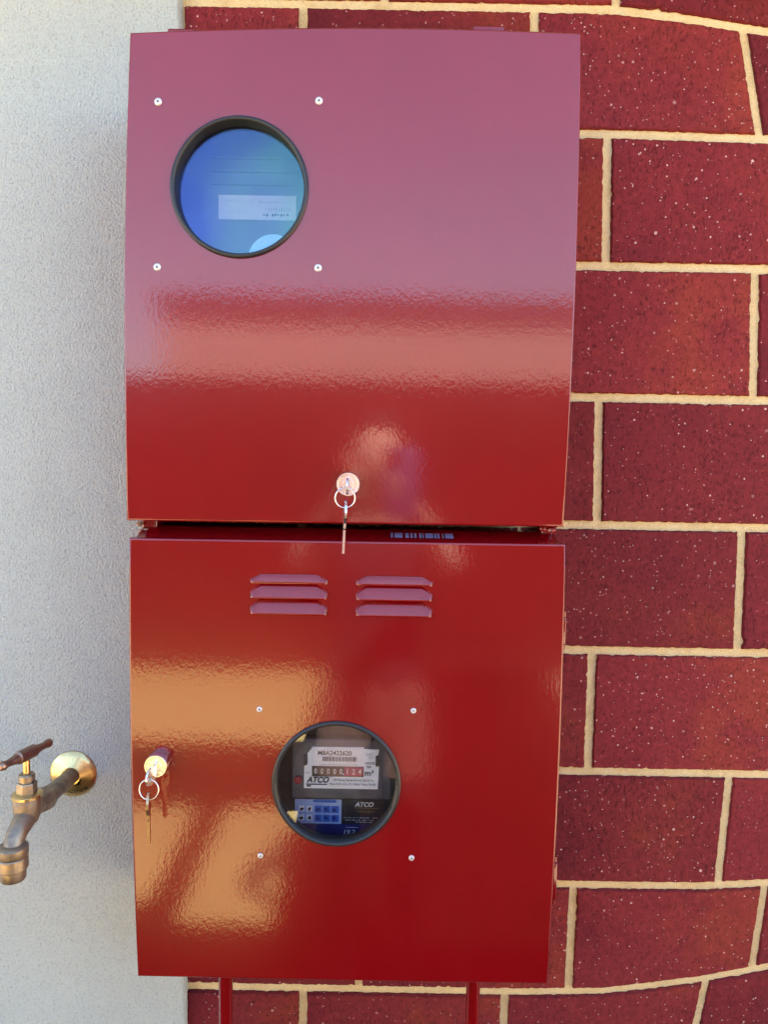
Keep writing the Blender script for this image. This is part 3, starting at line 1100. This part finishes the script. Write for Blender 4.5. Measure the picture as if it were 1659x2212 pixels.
link('rule', quad(kx(1020), kx(1290), kz(1132), kz(1124), YS - 0.0004), 'gold', bp)
strokes(kx(1040), kx(1250), kz(1180), kz(1160), YS - 0.0004, 12, 41, 'gold', bp)
strokes(kx(905), kx(1280), kz(1250), kz(1240), YS - 0.0004, 26, 42, 'plate2', bp)
strokes(kx(925), kx(1240), kz(1278), kz(1268), YS - 0.0004, 22, 43, 'plate2', bp)
strokes(kx(1040), kx(1230), kz(1302), kz(1292), YS - 0.0004, 14, 44, 'plate2', bp)
nv = link('navy_sticker', quad(kx(330), kx(1480), kz(1560), kz(1325), YS), 'navy', gm)
strokes(kx(930), kx(1100), kz(1366), kz(1355), YS - 0.0004, 12, 45, 'plate2', nv)
link('lettering', text_mesh('19.2', 0.0078, kx(895), YS - 0.0006, kz(1440), 'LEFT', 0.2, 0.0001, 1.1), 'plate2', nv)

# ------------------------------------------------------------------ brass garden tap
TX = -0.409
tap = thing('garden_tap', (TX, -0.02, 0.966), 'old brass garden tap with bar handle on the grey rendered wall', 'tap')
link('flange', lathe([(0.0312, -0.002), (0.0312, 0.0012), (0.0302, 0.0026), (0.0245, 0.0052), (0.0175, 0.0080), (0.0125, 0.0105), (0.0120, 0.009)],
                     (TX, -0.02, 0.966), n=56), 'brass', tap)
link('pipe', tube([(TX, -0.018, 0.966), (TX, -0.050, 0.967), (TX, -0.098, 0.9705)], [0.0108, 0.0108, 0.0106], 28), 'brass_old', tap)
link('thread_tape', lathe([(0.0114, 0.0), (0.0116, 0.0008), (0.0114, 0.0016)], (TX, -0.0960, 0.9704), (0, -1, 0.06), n=28), 'tape', tap)
link('inlet', tube([(TX, -0.0970, 0.9705), (TX, -0.1000, 0.9708), (TX, -0.115, 0.973), (TX, -0.132, 0.9755), (TX, -0.148, 0.978)],
                   [0.0125, 0.0145, 0.0148, 0.0125, 0.0120], 8, 25), 'brass_old', tap)
bd = link('body', tube([(TX, -0.1515, 0.9605), (TX, -0.1515, 0.966), (TX, -0.1515, 0.975), (TX, -0.1515, 0.986), (TX, -0.1515, 0.994), (TX, -0.1515, 0.9965)],
                       [0.006, 0.0118, 0.0150, 0.0158, 0.0160, 0.0150], 32), 'brass_old', tap)
link('collar', lathe([(0.0150, -0.0005), (0.0170, 0.0), (0.0172, 0.0028), (0.0160, 0.0040), (0.0128, 0.0046)], (TX, -0.1515, 0.9955), (0, 0, 1), n=40), 'brass', tap)
bn = link('bonnet', lathe([(0.0112, 0.0), (0.0112, 0.0120), (0.0104, 0.0135), (0.0085, 0.0140), (0.0085, 0.0165), (0.0070, 0.0178)], (TX, -0.1515, 0.9990), (0, 0, 1), n=6, ang=20), 'brass_old', tap)
link('gland_nut', lathe([(0.0092, 0.0), (0.0092, 0.0055), (0.0080, 0.0070)], (TX, -0.1515, 1.0155), (0, 0, 1), n=24), 'brass_old', tap)
link('spindle', tube([(TX, -0.1515, 1.018), (TX, -0.1515, 1.046)], 0.0040, 16), 'brass', tap)
hd = Vector((-0.396 + 0.416, -0.135 + 0.200, 0)).normalized()
hc = Vector((TX, -0.1515, 1.0455))
hp = [(-0.040, 0.0030), (-0.038, 0.0050), (-0.034, 0.0054), (-0.030, 0.0040), (-0.022, 0.0046), (-0.014, 0.0056), (-0.0125, 0.0074), (0.0125, 0.0074), (0.014, 0.0056),
      (0.022, 0.0046), (0.030, 0.0040), (0.034, 0.0054), (0.038, 0.0050), (0.040, 0.0030)]
link('handle', tube([hc + hd * a for a, _ in hp], [r for _, r in hp], 20, 40), 'bronze', tap)
link('spout', tube([(TX, -0.158, 0.972), (TX, -0.166, 0.9690), (TX, -0.176, 0.9650), (TX, -0.1835, 0.9585), (TX, -0.1870, 0.9500), (TX, -0.188, 0.944)],
                   [0.0128, 0.0122, 0.0112, 0.0108, 0.0110, 0.0112], 28), 'brass_old', tap)
oc = (TX, -0.188, 0.9555)
cn = link('outlet_nut', lathe([(0.0115, -0.001), (0.0150, 0.0), (0.0165, 0.0015), (0.0168, 0.0100), (0.0160, 0.0115), (0.0150, 0.0120)], oc, (0, 0, -1), n=40), 'brass_old', tap)
link('hose_union', lathe([(0.0152, 0.0), (0.0162, 0.0012), (0.0164, 0.0130), (0.0155, 0.0142), (0.0135, 0.0146), (0.0138, 0.0150), (0.0138, 0.0250), (0.0128, 0.0268), (0.0105, 0.0268), (0.0102, 0.020)],
                         (TX, -0.188, 0.9432), (0, 0, -1), n=40), 'brass_old', tap)

# ------------------------------------------------------------------ the yard behind the camera (seen in the gloss paint and the panes)
ev = thing('house_eave', (-0.3, -0.2, 2.20), 'tan boxed eave with gutter along the top of the brick wall', 'eave')
link('soffit', box(-3.0, 2.4, -0.30, 0.11, 2.201, 2.215), 'soffit', ev)
link('fascia', box(-3.0, 2.4, -0.315, -0.3015, 2.19, 2.31), 'soffit', ev)
link('gutter', box(-3.0, 2.4, -0.350, -0.3165, 2.23, 2.32, 0.008), 'gutter', ev)

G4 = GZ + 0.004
mb = mesh([(-1.72, -4.74, G4), (1.25, -4.74, G4), (1.25, -0.30, G4), (-1.72, -0.30, G4)], [(0, 1, 2, 3)])  # invented dark sheet; its colour stands in for shadow bands on the ground
tag(link('shade_sheet', mb, 'yard_shade'), None, None, None, 'structure')
for x0, x1, y0, y1, lab in ((-0.665, -0.345, -2.56, -1.77, 'narrow sand-coloured slab shaped as a sunlit patch beside the standing person'),
                            (-1.70, -0.790, -2.56, -1.88, 'wide sand-coloured slab shaped as a sunlit patch below the garden tap'),
                            (-3.20, -0.41, -4.68, -3.36, 'large sand-coloured slab shaped as a sunlit patch along the brown fence')):
    me = box(x0, x1, y0, y1, GZ, GZ + 0.035, 0.012, 3)  # invented slabs, outlined as the pools of sunlight between the shadow bands
    tag(link('sun_patch_slab', me, 'slab'), lab, 'paving slab')
FY = -4.80
fn = thing('boundary_fence', (0.4, FY, GZ), 'brown sheet steel boundary fence on a concrete plinth across the yard', 'fence')
link('plinth', box(-5.1, 7.0, FY - 0.06, FY + 0.06, GZ, GZ + 0.15, 0.006), 'fence', fn)
x = -5.0
while x < 5.9:
    xx = x + 0.03
    prof = []
    while xx < x + 2.31:
        prof += [(xx, 0.0), (xx + 0.05, 0.0), (xx + 0.06, 0.02), (xx + 0.15, 0.02), (xx + 0.16, 0.0)]
        xx += 0.19
    vs = [(px, FY + py, GZ + 0.15) for px, py in prof] + [(px, FY + py, 1.86) for px, py in prof]
    m_ = len(prof)
    link('panel', mesh(vs, [(k, k + 1, m_ + k + 1, m_ + k) for k in range(m_ - 1)]), 'fence', fn)
    link('rail', box(x + 0.03, x + 2.31, FY - 0.02, FY + 0.03, 1.855, 1.91, 0.004), 'fence', fn)
    link('post', box(x - 0.03, x + 0.029, FY - 0.03, FY + 0.04, GZ + 0.15, 1.93, 0.004), 'fence', fn)
    x += 2.34

nh = thing('neighbour_house', (2.5, -9.0, GZ), 'cream neighbouring house with dark gutter beyond the brown fence', 'house')
link('wall', box(-2.36, 8.0, -13.0, -7.35, GZ, 2.84), 'cream_wall', nh)
link('gutter', box(-2.38, 8.1, -13.1, -7.25, 2.841, 3.00, 0.02), 'gutter', nh)

# the person taking the photograph, mirrored faintly in the doors
def person():
    root_loc = Vector((-0.02, -1.42, GZ))
    J = []
    E_ = []
    def j(p, r, par=None):
        J.append((Vector((p[0], p[1], p[2] * 1.065)) + root_loc, r))
        if par is not None:
            E_.append((par, len(J) - 1))
        return len(J) - 1
    pel = j((0, 0, 0.86), (0.135, 0.10))
    wa = j((0, 0.0, 0.98), (0.125, 0.09), pel)
    ch = j((0, 0.0, 1.14), (0.145, 0.10), wa)
    sh = j((0, -0.01, 1.26), (0.10, 0.075), ch)
    nk = j((0, 0.0, 1.335), (0.050, 0.050), sh)
    hd_ = j((0, 0.025, 1.42), (0.070, 0.085), nk)
    h2 = j((0, 0.02, 1.50), (0.074, 0.088), hd_)
    h3 = j((0, 0.01, 1.555), (0.050, 0.06), h2)
    for s in (-1, 1):
        hip = j((0.085 * s, 0, 0.80), (0.082, 0.085), pel)
        kn = j((0.10 * s, 0.02, 0.43), (0.055, 0.058), hip)
        an = j((0.105 * s, -0.02, 0.09), (0.036, 0.04), kn)
        he = j((0.107 * s, -0.01, 0.045), (0.036, 0.036), an)
        to = j((0.125 * s, 0.14, 0.035), (0.036, 0.03), he)
        s0 = j((0.165 * s, -0.01, 1.245), (0.052, 0.052), sh)
        el = j((0.185 * s, 0.15, 1.215), (0.040, 0.040), s0)
        wr = j((0.085 * s, 0.30, 1.370), (0.026, 0.024), el)
        pa = j((0.062 * s, 0.345, 1.390), (0.030, 0.020), wr)
        for q, (dx, dy, dz) in enumerate(((0.0, 0.03, 0.055), (-0.004, 0.042, 0.040), (-0.006, 0.045, 0.022), (-0.006, 0.040, 0.004))):
            f1 = j((0.062 * s + dx * s * 0.5, 0.345 + dy * 0.7, 1.390 + dz * 0.7), (0.010, 0.010), pa)
            f2 = j((0.050 * s + dx * s, 0.352 + dy, 1.395 + dz), (0.0085, 0.0085), f1)
            f3 = j((0.034 * s, 0.356 + dy * 0.8, 1.397 + dz), (0.0075, 0.0075), f2)
        t1 = j((0.046 * s, 0.345, 1.415), (0.011, 0.011), pa)
        t2 = j((0.030 * s, 0.352, 1.440), (0.009, 0.009), t1)
    me = bpy.data.meshes.new('mesh')
    me.from_pydata([tuple(p) for p, _ in J], E_, [])
    o = bpy.data.objects.new('person', me)
    COL.objects.link(o)
    o.modifiers.new('skin', 'SKIN')
    sv = me.skin_vertices[0].data
    for k, (_, r) in enumerate(J):
        sv[k].radius = r
        sv[k].use_root = (k == 0)
    ss = o.modifiers.new('sub', 'SUBSURF')
    ss.levels = ss.render_levels = 2
    bpy.context.view_layer.update()
    dg = bpy.context.evaluated_depsgraph_get()
    m2 = bpy.data.meshes.new_from_object(o.evaluated_get(dg))
    bpy.data.objects.remove(o)
    o = bpy.data.objects.new('person', m2)
    COL.objects.link(o)
    m2.materials.clear()
    for nm in ('skin', 'shirt', 'trousers', 'hair', 'shorts', 'arm_highlight'):
        m2.materials.append(M[nm])
    for p in m2.polygons:
        c = p.center - root_loc
        c.z /= 1.065
        p.use_smooth = True
        if c.z < 0.08:
            p.material_index = 3
        elif c.z < 0.90 and abs(c.x) < 0.3 and c.y < 0.25:
            p.material_index = 4 if c.z > 0.66 else 2
        elif c.z < 1.31 and c.y < 0.105 and not (c.y > 0.06 and abs(c.x) > 0.19):
            p.material_index = 5 if abs(c.x) > 0.135 else 1
        elif abs(c.x) > 0.12 and c.y < 0.24:
            p.material_index = 5  # arms painted lighter where the sun would catch them
        else:
            p.material_index = 0
    # face and hair
    hcn = root_loc + Vector((0, 0.02, 1.475 * 1.065))
    bm = bmesh.new()
    bmesh.ops.create_icosphere(bm, subdivisions=4, radius=1.0)
    for v in list(bm.verts):
        if v.co.y > 0.35 and v.co.z < 0.62 or v.co.z < -0.35:
            bm.verts.remove(v)
    for v in bm.verts:
        k = 1 + 0.05 * mnoise.noise(v.co * 4)
        v.co = hcn + Vector((v.co.x * 0.083 * k, v.co.y * 0.098 * k - 0.008, v.co.z * 0.106 * k + 0.012))
    hm = bpy.data.meshes.new('mesh')
    bm.to_mesh(hm)
    bm.free()
    sm(hm, 80)
    link('hair', hm, 'hair', o)
    link('nose', blob(hcn.x, hcn.y + 0.092, hcn.z - 0.022, 0.012, 0.016, 0.022, 3.0), 'skin', o)
    link('mouth', blob(hcn.x, hcn.y + 0.082, hcn.z - 0.062, 0.022, 0.006, 0.006, 5.0), 'redseal', o)
    for s in (-1, 1):
        link('eye', blob(hcn.x + 0.03 * s, hcn.y + 0.078, hcn.z + 0.004, 0.012, 0.008, 0.006, 7.0 + s), 'eye', o)
        link('ear', blob(hcn.x + 0.080 * s, hcn.y - 0.002, hcn.z - 0.012, 0.010, 0.016, 0.028, 9.0 + s), 'skin', o)
    return tag(o, 'person in dark shirt and brown shorts, arms lightened as if sunlit, holding up a phone', 'person')
person()
ph = thing('phone', (0.03, -1.030, 1.25), 'blue smartphone held upright in the hands of the standing person', 'phone')
link('case', box(0.000, 0.075, -1.0345, -1.0260, 1.254, 1.412, 0.003), 'phone', ph)
link('camera_bump', box(0.003, 0.030, -1.0258, -1.0245, 1.368, 1.406, 0.0005), 'rubber', ph)
